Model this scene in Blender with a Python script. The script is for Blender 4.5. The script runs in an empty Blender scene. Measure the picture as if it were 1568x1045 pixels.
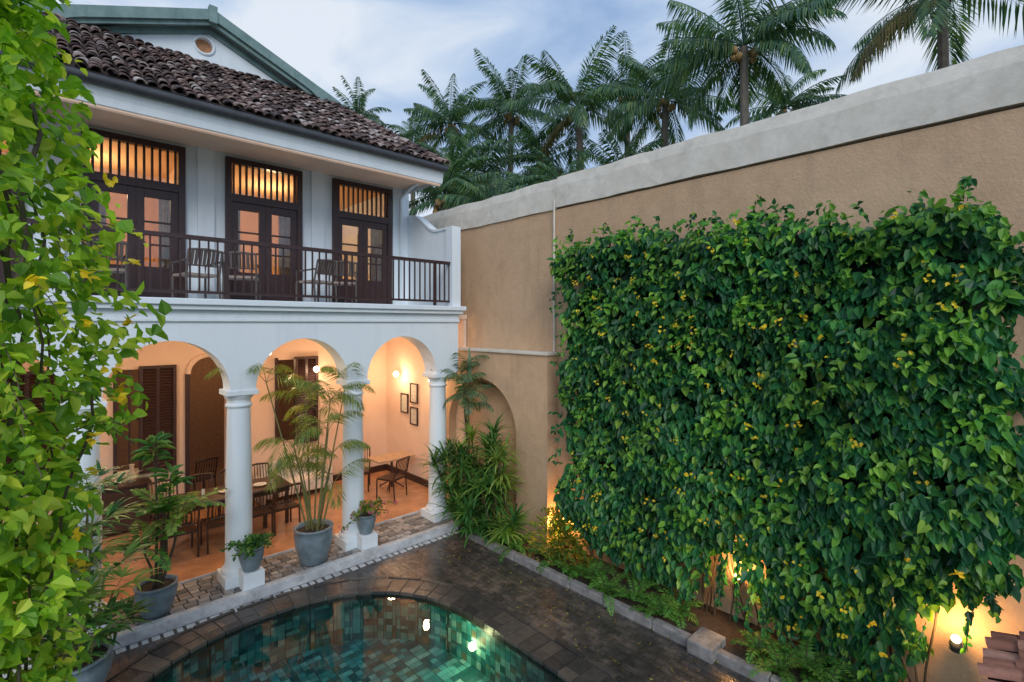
import bpy, math, random
import numpy as np
from mathutils import Vector
random.seed(3)
rng = np.random.default_rng(7)
scene = bpy.context.scene
R = math.radians

# ------------------------------------------------------------------ helpers
class Acc:
    def __init__(s): s.V=[]; s.F=[]; s.M=[]; s.n=0
    def add(s,V,F,mi=0):
        V=np.asarray(V,dtype=float).reshape(-1,3); F=np.asarray(F,dtype=int).reshape(-1,4)
        s.V.append(V); s.F.append(F+s.n); s.M.append(np.full(len(F),mi)); s.n+=len(V)
    def box(s,x0,x1,y0,y1,z0,z1,mi=0):
        V=[(x0,y0,z0),(x1,y0,z0),(x1,y1,z0),(x0,y1,z0),(x0,y0,z1),(x1,y0,z1),(x1,y1,z1),(x0,y1,z1)]
        s.add(V,[(0,3,2,1),(4,5,6,7),(0,1,5,4),(1,2,6,5),(2,3,7,6),(3,0,4,7)],mi)
    def lathe(s,c,prof,mi=0,n=24):
        a=np.linspace(0,2*np.pi,n,endpoint=False); V=[]
        for r,z in prof: V.append(np.stack([c[0]+r*np.cos(a),c[1]+r*np.sin(a),np.full(n,c[2]+z)],1))
        V=np.concatenate(V); F=[]
        for k in range(len(prof)-1):
            for i in range(n):
                j=(i+1)%n; F.append((k*n+i,k*n+j,(k+1)*n+j,(k+1)*n+i))
        s.add(V,F,mi)
    def tube(s,P,rad,mi=0,n=6):
        P=np.asarray(P,float); k=len(P); rad=np.broadcast_to(np.asarray(rad,float),(k,))
        T=np.gradient(P,axis=0); T/=np.linalg.norm(T,axis=1)[:,None]+1e-9
        ref=np.array([0,0,1.0]) if abs(T[:,2]).mean()<.8 else np.array([1.0,0,0])
        A=np.cross(T,ref); A/=np.linalg.norm(A,axis=1)[:,None]+1e-9; B=np.cross(T,A)
        a=np.linspace(0,2*np.pi,n,endpoint=False)
        V=P[:,None,:]+rad[:,None,None]*(np.cos(a)[None,:,None]*A[:,None,:]+np.sin(a)[None,:,None]*B[:,None,:])
        F=[(r*n+i,r*n+(i+1)%n,(r+1)*n+(i+1)%n,(r+1)*n+i) for r in range(k-1) for i in range(n)]
        s.add(V.reshape(-1,3),F,mi)
    def obj(s,name,mats,parent=None,smooth=False,bevel=0):
        V=np.concatenate(s.V); F=np.concatenate(s.F); M=np.concatenate(s.M)
        me=bpy.data.meshes.new(name)
        me.vertices.add(len(V)); me.vertices.foreach_set('co',V.astype(np.float32).ravel())
        me.loops.add(F.size); me.loops.foreach_set('vertex_index',F.astype(np.int32).ravel())
        me.polygons.add(len(F)); me.polygons.foreach_set('loop_start',np.arange(0,F.size,4,dtype=np.int32))
        for m in (mats if isinstance(mats,(list,tuple)) else [mats]): me.materials.append(m)
        me.polygons.foreach_set('material_index',M.astype(np.int32))
        me.polygons.foreach_set('use_smooth',np.full(len(F),bool(smooth)))
        me.update(calc_edges=True); me.validate()
        o=bpy.data.objects.new(name,me); scene.collection.objects.link(o)
        if parent: o.parent=parent
        if bevel:
            b=o.modifiers.new('bevel','BEVEL'); b.width=bevel; b.segments=2; b.limit_method='ANGLE'
        return o
def empty(name,loc=(0,0,0)):
    o=bpy.data.objects.new(name,None); scene.collection.objects.link(o); o.empty_display_size=.3
    return o
def unit(v): return v/(np.linalg.norm(v,axis=-1,keepdims=True)+1e-9)
def rv(n,s=1.0): return rng.normal(0,s,(n,3))

def leaves(acc,P,D,N,L,W,mi=0,fold=.12,curl=.15):
    """two-quad pointed leaves folded along the midrib"""
    D=unit(D); X=unit(np.cross(D,N)); N=unit(np.cross(X,D)); L=np.broadcast_to(L,(len(P),))[:,None]; W=np.broadcast_to(W,(len(P),))[:,None]
    def pt(x,y,z): return P+X*(x*W)+D*(y*L)+N*(z*L)
    V=np.stack([pt(0,0,0),pt(.5,.30,fold),pt(.36,.68,fold*.4),pt(0,1,-curl),pt(-.36,.68,fold*.4),pt(-.5,.30,fold)],1)
    n=len(P); b=(np.arange(n)*6)[:,None]
    F=np.concatenate([b+np.array([[0,1,2,3]]),b+np.array([[0,3,4,5]])])
    mi=np.asarray(mi)
    acc.add(V.reshape(-1,3),F,0)
    acc.M[-1]=np.concatenate([np.broadcast_to(mi,(n,))]*2).copy()

def frond(acc,base,az,e0,droop,L,nl,ll,lw,mi=0,rmi=None,hang=.3,rr=.012,start=.12,fwd=.55,twist=0):
    n=12; s=np.linspace(0,1,n); e=e0-droop*s**1.3
    h=np.array([math.cos(az),math.sin(az),0]); T=np.cos(e)[:,None]*h+np.sin(e)[:,None]*np.array([0,0,1.])
    T[:,0]+=-math.sin(az)*twist*s; T[:,1]+=math.cos(az)*twist*s; T=unit(T)
    P=np.asarray(base,float)+np.concatenate([[np.zeros(3)],np.cumsum(T[:-1]*L/(n-1),0)])
    acc.tube(P,np.linspace(rr,rr*.3,n),mi if rmi is None else rmi,3)
    side=np.array([-math.sin(az),math.cos(az),0.])
    si=np.linspace(start,1,nl)+rng.normal(0,.004,nl); si=np.clip(si,0,1)
    p=np.stack([np.interp(si,s,P[:,k]) for k in range(3)],1); t=unit(np.stack([np.interp(si,s,T[:,k]) for k in range(3)],1))
    prof=ll*np.clip(np.sin(np.pi*(si*.86+.12)),.12,1)**.6
    for sg in (1,-1):
        l=(prof*rng.uniform(.8,1.12,nl))[:,None]
        f=fwd+.3*si[:,None]+rng.normal(0,.09,(nl,1))
        D=unit(side*sg+t*f+np.array([0,0,-1.])*(hang+rng.normal(0,.14,(nl,1))))
        W=unit(t-(t*D).sum(1,keepdims=True)*D)*lw*.5
        dn=np.array([0,0,-1.])*hang*.45*l
        V=np.stack([p,p+D*l*.4+W,p+D*l+dn,p+D*l*.4-W],1)
        acc.add(V.reshape(-1,3),np.arange(nl*4).reshape(-1,4),mi)
def strap(acc,base,az,e0,droop,L,w,mi=0,n=6):
    s=np.linspace(0,1,n); e=e0-droop*s**1.4
    h=np.array([math.cos(az),math.sin(az),0]); T=np.cos(e)[:,None]*h+np.sin(e)[:,None]*np.array([0,0,1.])
    P=np.asarray(base,float)+np.concatenate([[np.zeros(3)],np.cumsum(T[:-1]*L/(n-1),0)])
    side=np.array([-math.sin(az),math.cos(az),0.]); wd=(w*.5*np.array([.5,.95,1,.85,.55,.05])[:n])[:,None]
    V=np.concatenate([P+side*wd,P-side*wd]); F=[(i,i+1,n+i+1,n+i) for i in range(n-1)]
    acc.add(V,F,mi)

# ------------------------------------------------------------------ materials
def newmat(name):
    m=bpy.data.materials.new(name); m.use_nodes=True; nt=m.node_tree; nt.nodes.clear()
    out=nt.nodes.new('ShaderNodeOutputMaterial'); return m,nt,out
def N(nt,t,**k):
    n=nt.nodes.new(t)
    for a,b in k.items(): setattr(n,a,b)
    return n
def ramp(nt,fac,stops,interp='LINEAR'):
    r=N(nt,'ShaderNodeValToRGB'); r.color_ramp.interpolation=interp
    while len(r.color_ramp.elements)<len(stops): r.color_ramp.elements.new(.5)
    for e,(p,c) in zip(r.color_ramp.elements,stops): e.position=p; e.color=(*c,1) if len(c)==3 else c
    nt.links.new(fac,r.inputs[0]); return r.outputs[0]
def noise_n(nt,vec,scale,detail=5,rough=.55,dist=0):
    n=N(nt,'ShaderNodeTexNoise'); n.inputs['Scale'].default_value=scale; n.inputs['Detail'].default_value=detail
    n.inputs['Roughness'].default_value=rough; n.inputs['Distortion'].default_value=dist
    if vec is not None: nt.links.new(vec,n.inputs['Vector'])
    return n.outputs['Fac']
def mixc(nt,f,a,b,mode='MIX'):
    m=N(nt,'ShaderNodeMix',data_type='RGBA',blend_type=mode)
    for s,v in ((m.inputs[0],f),(m.inputs[6],a),(m.inputs[7],b)):
        if isinstance(v,(int,float)): s.default_value=v
        elif isinstance(v,(tuple,list)): s.default_value=(*v,1) if len(v)==3 else v
        else: nt.links.new(v,s)
    return m.outputs[2]
def plaster(name,c1,c2,c3=None,rough=.85,scale=1.2,bump=.25,stain=None,streak=True,k3=.6,trowel=0):
    m,nt,out=newmat(name); b=N(nt,'ShaderNodeBsdfPrincipled'); g=N(nt,'ShaderNodeNewGeometry'); pos=g.outputs['Position']
    f=noise_n(nt,pos,scale,8,.65); col=ramp(nt,f,[(.3,c1),(.7,c2)])
    if c3:
        mp=N(nt,'ShaderNodeMapping'); mp.inputs['Scale'].default_value=(3,3,.35 if streak else 3); nt.links.new(pos,mp.inputs[0])
        f2=noise_n(nt,mp.outputs[0],1.6,7,.65,.4); k=ramp(nt,f2,[(.5,(0,0,0)),(.72,(1,1,1))]); 
        mm=N(nt,'ShaderNodeMath',operation='MULTIPLY'); nt.links.new(k,mm.inputs[0]); mm.inputs[1].default_value=k3
        col=mixc(nt,mm.outputs[0],col,c3)
    f3=noise_n(nt,pos,28,6,.7); h=f3
    if trowel:
        ft=noise_n(nt,pos,4.5,8,.68,.15); kt=ramp(nt,ft,[(.36,(.93,.925,.92)),(.5,(1,1,1)),(.64,(1.05,1.045,1.04))]); col=mixc(nt,1.0,col,kt,'MULTIPLY')
        ma=N(nt,'ShaderNodeMath',operation='MULTIPLY_ADD'); nt.links.new(ft,ma.inputs[0]); ma.inputs[1].default_value=trowel; nt.links.new(f3,ma.inputs[2]); h=ma.outputs[0]
    nt.links.new(col,b.inputs['Base Color']); b.inputs['Roughness'].default_value=rough
    bp=N(nt,'ShaderNodeBump'); bp.inputs['Strength'].default_value=bump; bp.inputs['Distance'].default_value=.012
    nt.links.new(h,bp.inputs['Height']); nt.links.new(bp.outputs[0],b.inputs['Normal']); nt.links.new(b.outputs[0],out.inputs[0]); return m
def island(name,stops,rough=.6,bump=.3,bscale=40,spec=.5,clump=0):
    m,nt,out=newmat(name); b=N(nt,'ShaderNodeBsdfPrincipled'); g=N(nt,'ShaderNodeNewGeometry')
    col=ramp(nt,g.outputs['Random Per Island'],stops)
    f=noise_n(nt,g.outputs['Position'],9,6,.7); k=ramp(nt,f,[(.25,(.55,.55,.55)),(.7,(1.15,1.15,1.15))])
    col=mixc(nt,1.0,col,k,'MULTIPLY'); nt.links.new(col,b.inputs['Base Color']); b.inputs['Roughness'].default_value=rough
    b.inputs['Specular IOR Level'].default_value=spec
    f3=noise_n(nt,g.outputs['Position'],bscale,5,.7); bp=N(nt,'ShaderNodeBump'); bp.inputs['Strength'].default_value=bump; bp.inputs['Distance'].default_value=.01
    nt.links.new(f3,bp.inputs['Height']); nt.links.new(bp.outputs[0],b.inputs['Normal']); nt.links.new(b.outputs[0],out.inputs[0]); return m
def foliage(name,stops,trans=.3,rough=.42,cscale=1.6,lo=.6,hi=1.25):
    m,nt,out=newmat(name); b=N(nt,'ShaderNodeBsdfPrincipled'); g=N(nt,'ShaderNodeNewGeometry')
    col=ramp(nt,g.outputs['Random Per Island'],stops); b.inputs['Specular IOR Level'].default_value=.35
    f=noise_n(nt,g.outputs['Position'],cscale,3,.6); k=ramp(nt,f,[(.3,(lo,lo,lo)),(.7,(hi,hi,hi*.9))])
    col=mixc(nt,1.0,col,k,'MULTIPLY'); nt.links.new(col,b.inputs['Base Color']); b.inputs['Roughness'].default_value=rough
    t=N(nt,'ShaderNodeBsdfTranslucent'); tc=mixc(nt,1.0,col,(1.5,1.6,.6),'MULTIPLY'); nt.links.new(tc,t.inputs[0])
    mx=N(nt,'ShaderNodeMixShader'); mx.inputs[0].default_value=trans
    nt.links.new(b.outputs[0],mx.inputs[1]); nt.links.new(t.outputs[0],mx.inputs[2]); nt.links.new(mx.outputs[0],out.inputs[0]); return m
def simple(name,c,rough=.5,metal=0,var=.25,scale=12,bump=.1):
    m,nt,out=newmat(name); b=N(nt,'ShaderNodeBsdfPrincipled'); g=N(nt,'ShaderNodeNewGeometry')
    f=noise_n(nt,g.outputs['Position'],scale,5,.6); col=ramp(nt,f,[(.25,tuple(x*(1-var) for x in c)),(.75,tuple(min(1,x*(1+var)) for x in c))])
    nt.links.new(col,b.inputs['Base Color']); b.inputs['Roughness'].default_value=rough; b.inputs['Metallic'].default_value=metal
    bp=N(nt,'ShaderNodeBump'); bp.inputs['Strength'].default_value=bump; bp.inputs['Distance'].default_value=.01
    nt.links.new(f,bp.inputs['Height']); nt.links.new(bp.outputs[0],b.inputs['Normal']); nt.links.new(b.outputs[0],out.inputs[0]); return m
def emis(name,c,s):
    m,nt,out=newmat(name); e=N(nt,'ShaderNodeEmission'); e.inputs[0].default_value=(*c,1); e.inputs[1].default_value=s
    nt.links.new(e.outputs[0],out.inputs[0]); return m
def glassy(name,tint,ior,rough,bs=None,bstr=.1,sc=3):
    m,nt,out=newmat(name); tr=N(nt,'ShaderNodeBsdfTransparent'); tr.inputs[0].default_value=(*tint,1)
    gl=N(nt,'ShaderNodeBsdfGlossy'); gl.inputs['Roughness'].default_value=rough; fr=N(nt,'ShaderNodeFresnel'); fr.inputs[0].default_value=ior
    if bs:
        g=N(nt,'ShaderNodeNewGeometry'); f=noise_n(nt,g.outputs['Position'],bs,3,.5); bp=N(nt,'ShaderNodeBump'); bp.inputs['Strength'].default_value=bstr
        bp.inputs['Distance'].default_value=.02; nt.links.new(f,bp.inputs['Height']); nt.links.new(bp.outputs[0],gl.inputs['Normal']); nt.links.new(bp.outputs[0],fr.inputs['Normal'])
    mx=N(nt,'ShaderNodeMixShader'); nt.links.new(fr.outputs[0],mx.inputs[0]); nt.links.new(tr.outputs[0],mx.inputs[1]); nt.links.new(gl.outputs[0],mx.inputs[2])
    nt.links.new(mx.outputs[0],out.inputs[0]); return m

M_white=plaster('white_plaster',(.74,.83,.90),(.79,.86,.91),(.62,.70,.76),k3=.4)
M_soffit=plaster('peach_soffit',(.80,.53,.38),(.86,.63,.48))
M_inner=plaster('veranda_plaster',(.76,.55,.43),(.84,.65,.52),None,bump=.2)
M_room=plaster('room_plaster',(.72,.48,.28),(.80,.56,.34),None,bump=.1)
M_tan=plaster('tan_plaster',(.54,.355,.215),(.65,.45,.29),(.42,.28,.18),scale=.6,bump=.7,k3=.5,trowel=1.6)
M_coping=plaster('coping_plaster',(.60,.56,.48),(.76,.72,.64),(.40,.37,.32),scale=2.2,streak=False,k3=.4,trowel=1)
M_terr=simple('terracotta_floor',(.50,.26,.14),.22,0,.3,3)
M_wood=simple('dark_wood',(.045,.022,.022),.38,0,.3,14)
M_wood2=simple('brown_table_wood',(.05,.028,.02),.3,0,.3,14)
M_green=plaster('green_painted_timber',(.14,.24,.24),(.23,.34,.33),(.09,.15,.14),scale=5)
M_gut=simple('gutter_metal',(.05,.055,.065),.5)
M_tile=island('clay_roof_tiles',[(0,(.05,.034,.036)),(.35,(.12,.08,.072)),(.65,(.22,.14,.12)),(.85,(.34,.26,.235)),(1,(.52,.47,.45))],.8)
M_tilebase=simple('roof_underlay',(.04,.027,.022),.9)
M_tile2=island('pink_roof_tiles',[(0,(.22,.09,.06)),(.5,(.42,.19,.13)),(1,(.50,.33,.26))],.7)
M_cob=island('cobble_stone',[(0,(.13,.13,.13)),(.5,(.26,.26,.26)),(1,(.46,.45,.44))],.5,.5)
M_cop=island('pool_coping_stone',[(0,(.040,.038,.038)),(.5,(.075,.067,.06)),(1,(.13,.108,.09))],.18,.5,25)
M_kerb=plaster('kerb_stone',(.40,.42,.45),(.72,.75,.78),(.17,.165,.16),scale=4,streak=False)
M_kerb2=plaster('bed_kerb_stone',(.13,.13,.13),(.36,.35,.34),(.06,.06,.055),scale=5,streak=False)
M_soil=simple('soil',(.045,.032,.022),.95,0,.4,14,.8)
M_pot=simple('glazed_pot',(.18,.24,.28),.3,0,.35,6)
M_trunk=simple('palm_trunk',(.17,.145,.12),.9,0,.35,5,.6)
M_stem=simple('plant_stem',(.08,.065,.04),.8)
M_cane=simple('green_cane',(.18,.18,.06),.6)
M_coco=simple('coconut',(.34,.22,.08),.6,0,.4,4)
M_paper=simple('print_paper',(.55,.52,.45),.6,0,.4,30)
M_rattan=simple('rattan',(.13,.11,.10),.7,0,.3,40)
M_cushion=simple('cushion_cloth',(.35,.28,.24),.9)
M_lamp=emis('lamp_globe',(1,.80,.50),9)
M_lampw=emis('uplight_glow',(1,.66,.30),18)
M_glass=glassy('window_glass',(.9,.92,.92),1.8,.02)
M_water=glassy('pool_water',(.58,.92,.92),1.40,.012,2.0,.08)
F_ivy=foliage('creeper_leaves',[(0,(.014,.09,.045)),(.4,(.024,.14,.055)),(.70,(.05,.21,.055)),(.90,(.11,.31,.055)),(1,(.26,.44,.07))],.25,.42,1.5,.55,1.4)
F_vine=foliage('vine_leaves',[(0,(.10,.25,.03)),(.35,(.22,.42,.04)),(.75,(.38,.58,.05)),(1,(.58,.66,.09))],.45,.45,2.6,.62,1.3)
F_palm=foliage('coconut_fronds',[(0,(.04,.10,.07)),(.6,(.075,.16,.09)),(1,(.19,.27,.11))],.32,.42,.35,.7,1.4)
F_dry=foliage('dry_fronds',[(0,(.14,.12,.05)),(1,(.28,.22,.10))],.3)
F_areca=foliage('areca_fronds',[(0,(.09,.16,.035)),(.6,(.19,.28,.06)),(1,(.40,.38,.11))],.35)
F_drac=foliage('strap_leaves',[(0,(.03,.12,.035)),(.6,(.07,.21,.05)),(1,(.20,.34,.07))],.25)
F_fern=foliage('fern_fronds',[(0,(.05,.18,.035)),(1,(.15,.36,.06))],.35)
F_bright=foliage('bright_strap_leaves',[(0,(.14,.30,.05)),(1,(.38,.50,.13))],.35)
F_yel=foliage('yellow_blossom',[(0,(.80,.55,.03)),(1,(.9,.72,.05))],.3)
F_pink=foliage('pink_blossom',[(0,(.5,.10,.28)),(1,(.7,.25,.42))],.3)

def paving():
    m,nt,out=newmat('wet_stone_paving'); b=N(nt,'ShaderNodeBsdfPrincipled'); g=N(nt,'ShaderNodeNewGeometry'); pos=g.outputs['Position']
    mp=N(nt,'ShaderNodeMapping'); mp.inputs['Rotation'].default_value=(0,0,R(90)); nt.links.new(pos,mp.inputs[0])
    nz=N(nt,'ShaderNodeTexNoise'); nz.inputs['Scale'].default_value=3; nt.links.new(pos,nz.inputs['Vector'])
    vm=N(nt,'ShaderNodeVectorMath',operation='SCALE'); vm.inputs['Scale'].default_value=.08; nt.links.new(nz.outputs['Color'],vm.inputs[0])
    va=N(nt,'ShaderNodeVectorMath',operation='ADD'); nt.links.new(mp.outputs[0],va.inputs[0]); nt.links.new(vm.outputs[0],va.inputs[1])
    br=N(nt,'ShaderNodeTexBrick'); nt.links.new(va.outputs[0],br.inputs['Vector']); br.inputs['Scale'].default_value=1
    br.inputs['Brick Width'].default_value=.24; br.inputs['Row Height'].default_value=.095; br.inputs['Mortar Size'].default_value=.007; br.inputs['Mortar Smooth'].default_value=.7
    br.inputs['Color1'].default_value=(.060,.056,.054,1); br.inputs['Color2'].default_value=(.115,.10,.09,1); br.inputs['Mortar'].default_value=(.035,.032,.03,1); br.inputs['Bias'].default_value=-.1
    f=noise_n(nt,pos,1.1,10,.75); k=ramp(nt,f,[(.3,(.4,.4,.43)),(.5,(.9,.88,.86)),(.7,(2.3,2.0,1.8))]); col=mixc(nt,1.0,br.outputs['Color'],k,'MULTIPLY')
    fm=noise_n(nt,pos,7,6,.75); k=ramp(nt,fm,[(.35,(.55,.55,.55)),(.65,(1.4,1.35,1.3))]); col=mixc(nt,1.0,col,k,'MULTIPLY')
    nt.links.new(col,b.inputs['Base Color'])
    f2=noise_n(nt,pos,1.7,7,.72); rr=ramp(nt,f2,[(.40,(.05,)*3),(.62,(.34,)*3)]); nt.links.new(rr,b.inputs['Roughness']); b.inputs['Specular IOR Level'].default_value=.7
    f3=noise_n(nt,pos,22,5,.7); ma=N(nt,'ShaderNodeMath',operation='MULTIPLY_ADD'); nt.links.new(br.outputs['Fac'],ma.inputs[0]); ma.inputs[1].default_value=-1.0; nt.links.new(f3,ma.inputs[2])
    bp=N(nt,'ShaderNodeBump'); bp.inputs['Strength'].default_value=.32; bp.inputs['Distance'].default_value=.010; nt.links.new(ma.outputs[0],bp.inputs['Height']); nt.links.new(bp.outputs[0],b.inputs['Normal'])
    nt.links.new(b.outputs[0],out.inputs[0]); return m
def pooltile():
    m,nt,out=newmat('pool_mosaic'); b=N(nt,'ShaderNodeBsdfPrincipled'); g=N(nt,'ShaderNodeNewGeometry')
    def cells(scl,off):
        sc=N(nt,'ShaderNodeVectorMath',operation='MULTIPLY_ADD'); sc.inputs[1].default_value=scl; sc.inputs[2].default_value=off; nt.links.new(g.outputs['Position'],sc.inputs[0])
        fl=N(nt,'ShaderNodeVectorMath',operation='FLOOR'); nt.links.new(sc.outputs[0],fl.inputs[0])
        wn=N(nt,'ShaderNodeTexWhiteNoise',noise_dimensions='3D'); nt.links.new(fl.outputs[0],wn.inputs['Vector'])
        fr=N(nt,'ShaderNodeVectorMath',operation='FRACTION'); nt.links.new(sc.outputs[0],fr.inputs[0])
        sep=N(nt,'ShaderNodeSeparateXYZ'); nt.links.new(fr.outputs[0],sep.inputs[0])
        mn=N(nt,'ShaderNodeMath',operation='MINIMUM'); nt.links.new(sep.outputs[0],mn.inputs[0]); nt.links.new(sep.outputs[1],mn.inputs[1])
        st=N(nt,'ShaderNodeMath',operation='LESS_THAN'); nt.links.new(mn.outputs[0],st.inputs[0]); st.inputs[1].default_value=.07
        col=ramp(nt,wn.outputs['Value'],[(0,(.015,.12,.13)),(.16,(.045,.25,.25)),(.34,(.12,.42,.41)),(.52,(.025,.17,.19)),(.66,(.28,.55,.52)),(.84,(.10,.19,.14)),(.88,(.20,.20,.13)),(.92,(.05,.32,.33))],'CONSTANT')
        return mixc(nt,st.outputs[0],col,(.03,.07,.07)),wn.outputs['Value']
    c1,_=cells((10,10,10),(0.1,0.2,.37)); c2,_=cells((5,10,10),(.05,.2,.37))
    _,sel=cells((5,5,5),(.05,.1,.4)); st=N(nt,'ShaderNodeMath',operation='GREATER_THAN'); nt.links.new(sel,st.inputs[0]); st.inputs[1].default_value=.6
    col=mixc(nt,st.outputs[0],c1,c2)
    f=noise_n(nt,g.outputs['Position'],6,5); k=ramp(nt,f,[(.3,(.6,)*3),(.7,(1.3,)*3)]); col=mixc(nt,1.0,col,k,'MULTIPLY')
    nt.links.new(col,b.inputs['Base Color']); b.inputs['Roughness'].default_value=.4; nt.links.new(b.outputs[0],out.inputs[0]); return m
M_pave=paving(); M_ptile=pooltile()
M_ground=simple('earth_ground',(.06,.075,.035),.95,0,.4,.5)

# ------------------------------------------------------------------ world, sun, camera
w=bpy.data.worlds.new('World'); scene.world=w; w.use_nodes=True; nt=w.node_tree; nt.nodes.clear()
wo=N(nt,'ShaderNodeOutputWorld'); bg=N(nt,'ShaderNodeBackground'); bg.inputs[1].default_value=.11
EL=32
sky=N(nt,'ShaderNodeTexSky',sky_type='NISHITA'); sky.sun_disc=False; sky.sun_elevation=R(EL); sky.sun_rotation=R(214)
tc=N(nt,'ShaderNodeTexCoord'); mp=N(nt,'ShaderNodeMapping'); mp.inputs['Scale'].default_value=(1,1,2.4); mp.inputs['Location'].default_value=(.35,.1,.2); nt.links.new(tc.outputs['Generated'],mp.inputs[0])
f1=noise_n(nt,mp.outputs[0],2.6,9,.54,.4)
cl=ramp(nt,f1,[(.36,(2.9,4.2,6.7)),(.46,(3.9,5.3,7.6)),(.55,(5.3,6.5,8.3)),(.66,(7.8,8.4,9.2))])
sk=mixc(nt,.86,sky.outputs[0],cl); nt.links.new(sk,bg.inputs[0]); nt.links.new(bg.outputs[0],wo.inputs[0])
sl=bpy.data.lights.new('sun','SUN'); sl.energy=1.5; sl.angle=R(30); sl.color=(1,.96,.91)
so=bpy.data.objects.new('sun',sl); scene.collection.objects.link(so)
dirv=Vector((.56*math.cos(R(EL)),.83*math.cos(R(EL)),-math.sin(R(EL)))); so.rotation_euler=dirv.to_track_quat('-Z','Y').to_euler(); so.location=(-5,-6,12)
cam=bpy.data.cameras.new('camera'); co=bpy.data.objects.new('camera',cam); scene.collection.objects.link(co); scene.camera=co
cam.sensor_width=36; cam.lens=17.66; cam.shift_y=-.0169; cam.clip_start=.05; cam.clip_end=2000
co.location=(0,0,4); co.rotation_euler=(R(90),0,R(-43.3))
scene.view_settings.view_transform='Standard'; scene.view_settings.look='None'; scene.view_settings.exposure=0
def light(name,loc,e,col=(1,.62,.28),r=.06,parent=None):
    l=bpy.data.lights.new(name,'POINT'); l.energy=e; l.color=col; l.shadow_soft_size=r
    o=bpy.data.objects.new(name,l); scene.collection.objects.link(o); o.location=loc
    if parent: o.parent=parent

# ------------------------------------------------------------------ pool & ground
def outline(off=0.,n=160):
    P=[]
    for i in range(n):
        a=2*math.pi*i/n; c,s=math.cos(a),math.sin(a); e=2/2.25
        x=2.28+2.2*math.copysign(abs(c)**e,c); y=(5.3+2.25*abs(s)**e) if s>=0 else (2.8-2.0*abs(s)**e)
        P.append((x,y))
    P=np.array(P+[P[0]]); d=np.concatenate([[0],np.cumsum(np.linalg.norm(np.diff(P,axis=0),axis=1))])
    q=np.linspace(0,d[-1],n,endpoint=False); Q=np.stack([np.interp(q,d,P[:,k]) for k in range(2)],1)
    T=np.roll(Q,-1,0)-np.roll(Q,1,0); T/=np.linalg.norm(T,axis=1)[:,None]; Nn=np.stack([T[:,1],-T[:,0]],1)
    return Q+Nn*off
def ring(acc,A,za,B,zb,mi=0):
    n=len(A); V=np.concatenate([np.c_[A,np.full(n,za)],np.c_[B,np.full(n,zb)]])
    acc.add(V,[(i,(i+1)%n,n+(i+1)%n,n+i) for i in range(n)],mi)
def proj(A,x0,x1,y0,y1,c=(2.28,4.2)):
    O=[]
    for p in A:
        d=p-np.array(c); t=1e9
        if d[0]>0: t=min(t,(x1-c[0])/d[0])
        if d[0]<0: t=min(t,(x0-c[0])/d[0])
        if d[1]>0: t=min(t,(y1-c[1])/d[1])
        if d[1]<0: t=min(t,(y0-c[1])/d[1])
        O.append(np.array(c)+d*t)
    return np.array(O)
G=-.12
A0=outline(.05)
a=Acc(); ring(a,A0,G-.004,proj(A0,-350,350,-350,350),G-.004); a.obj('ground',M_ground)
a=Acc(); ring(a,A0,G,proj(A0,-9,9,-9,12),G); a.obj('courtyard_paving',M_pave)
O=outline(0)
pe=empty('swimming_pool')
a=Acc(); ring(a,O,G+.01,O,-.85,0)
c0=np.tile([[2.28,4.2]],(len(O),1)); ring(a,O,-.85,c0,-.85,0); a.obj('pool_basin',M_ptile,pe)
a=Acc(); ring(a,outline(.03),-.150,c0,-.150,0); a.obj('water',M_water,pe)
a=Acc()
def stones(acc,off0,off1,z0,z1,count,jit=.0025,g=.03):
    I=outline(off0,count*4); J=outline(off1,count*4)
    for k in range(count):
        i0=k*4; i1=(k*4+4)%(count*4)
        def L(A,i,j,t): return A[i]*(1-t)+A[j]*t
        z=z1+rng.normal(0,jit)
        p=[L(I,i0,i1,g),L(J,i0,i1,g),L(J,i0,i1,1-g),L(I,i0,i1,1-g)]
        V=[(*q,z0) for q in p]+[(*q,z) for q in p]
        acc.add(V,[(0,1,2,3),(4,7,6,5),(0,4,5,1),(1,5,6,2),(2,6,7,3),(3,7,4,0)])
stones(a,-.03,.12,G-.1,G+.018,84); stones(a,.127,.36,G-.05,G+.016,84); stones(a,.375,.43,G-.05,G+.03,40)
ring(a,outline(-.01),G+.004,outline(.42),G+.004)
a.obj('coping',M_cop,pe,bevel=.004)
a=Acc()
def globe(acc,c,r,mi=0): acc.lathe(c,[(max(.001,r*math.sin(t)),-r*math.cos(t)) for t in np.linspace(0,math.pi,9)],mi,14)
globe(a,(4.42,5.5,-.52),.055,0); a.obj('pool_light',M_lampw,pe,smooth=True); light('pool_light_lamp',(4.2,5.5,-.45),8,(1,.70,.34),.05,pe)

a=Acc(); a.box(-4,6.4,8.06,8.18,G-.02,.035); a.obj('white_kerb',M_kerb,bevel=.015)
a=Acc(); a.box(-4,6.6,8.18,9.12,G-.05,-.012,1)
y=8.185
for r_ in range(8):
    x=-4+rng.uniform(0,.1)
    while x<6.5:
        wd=rng.uniform(.12,.2); a.box(x,x+wd-.014,y,y+.101,-.05,.012+rng.normal(0,.004),0); x+=wd
    y+=.115
x=-4
while x<6.0:
    wd=rng.uniform(.10,.16); a.box(x,x+wd-.04,7.93+rng.normal(0,.006),8.03,G-.03,G+.012,2); x+=wd
a.obj('cobble_walkway',[M_cob,M_soil,M_kerb],bevel=.008)

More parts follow.
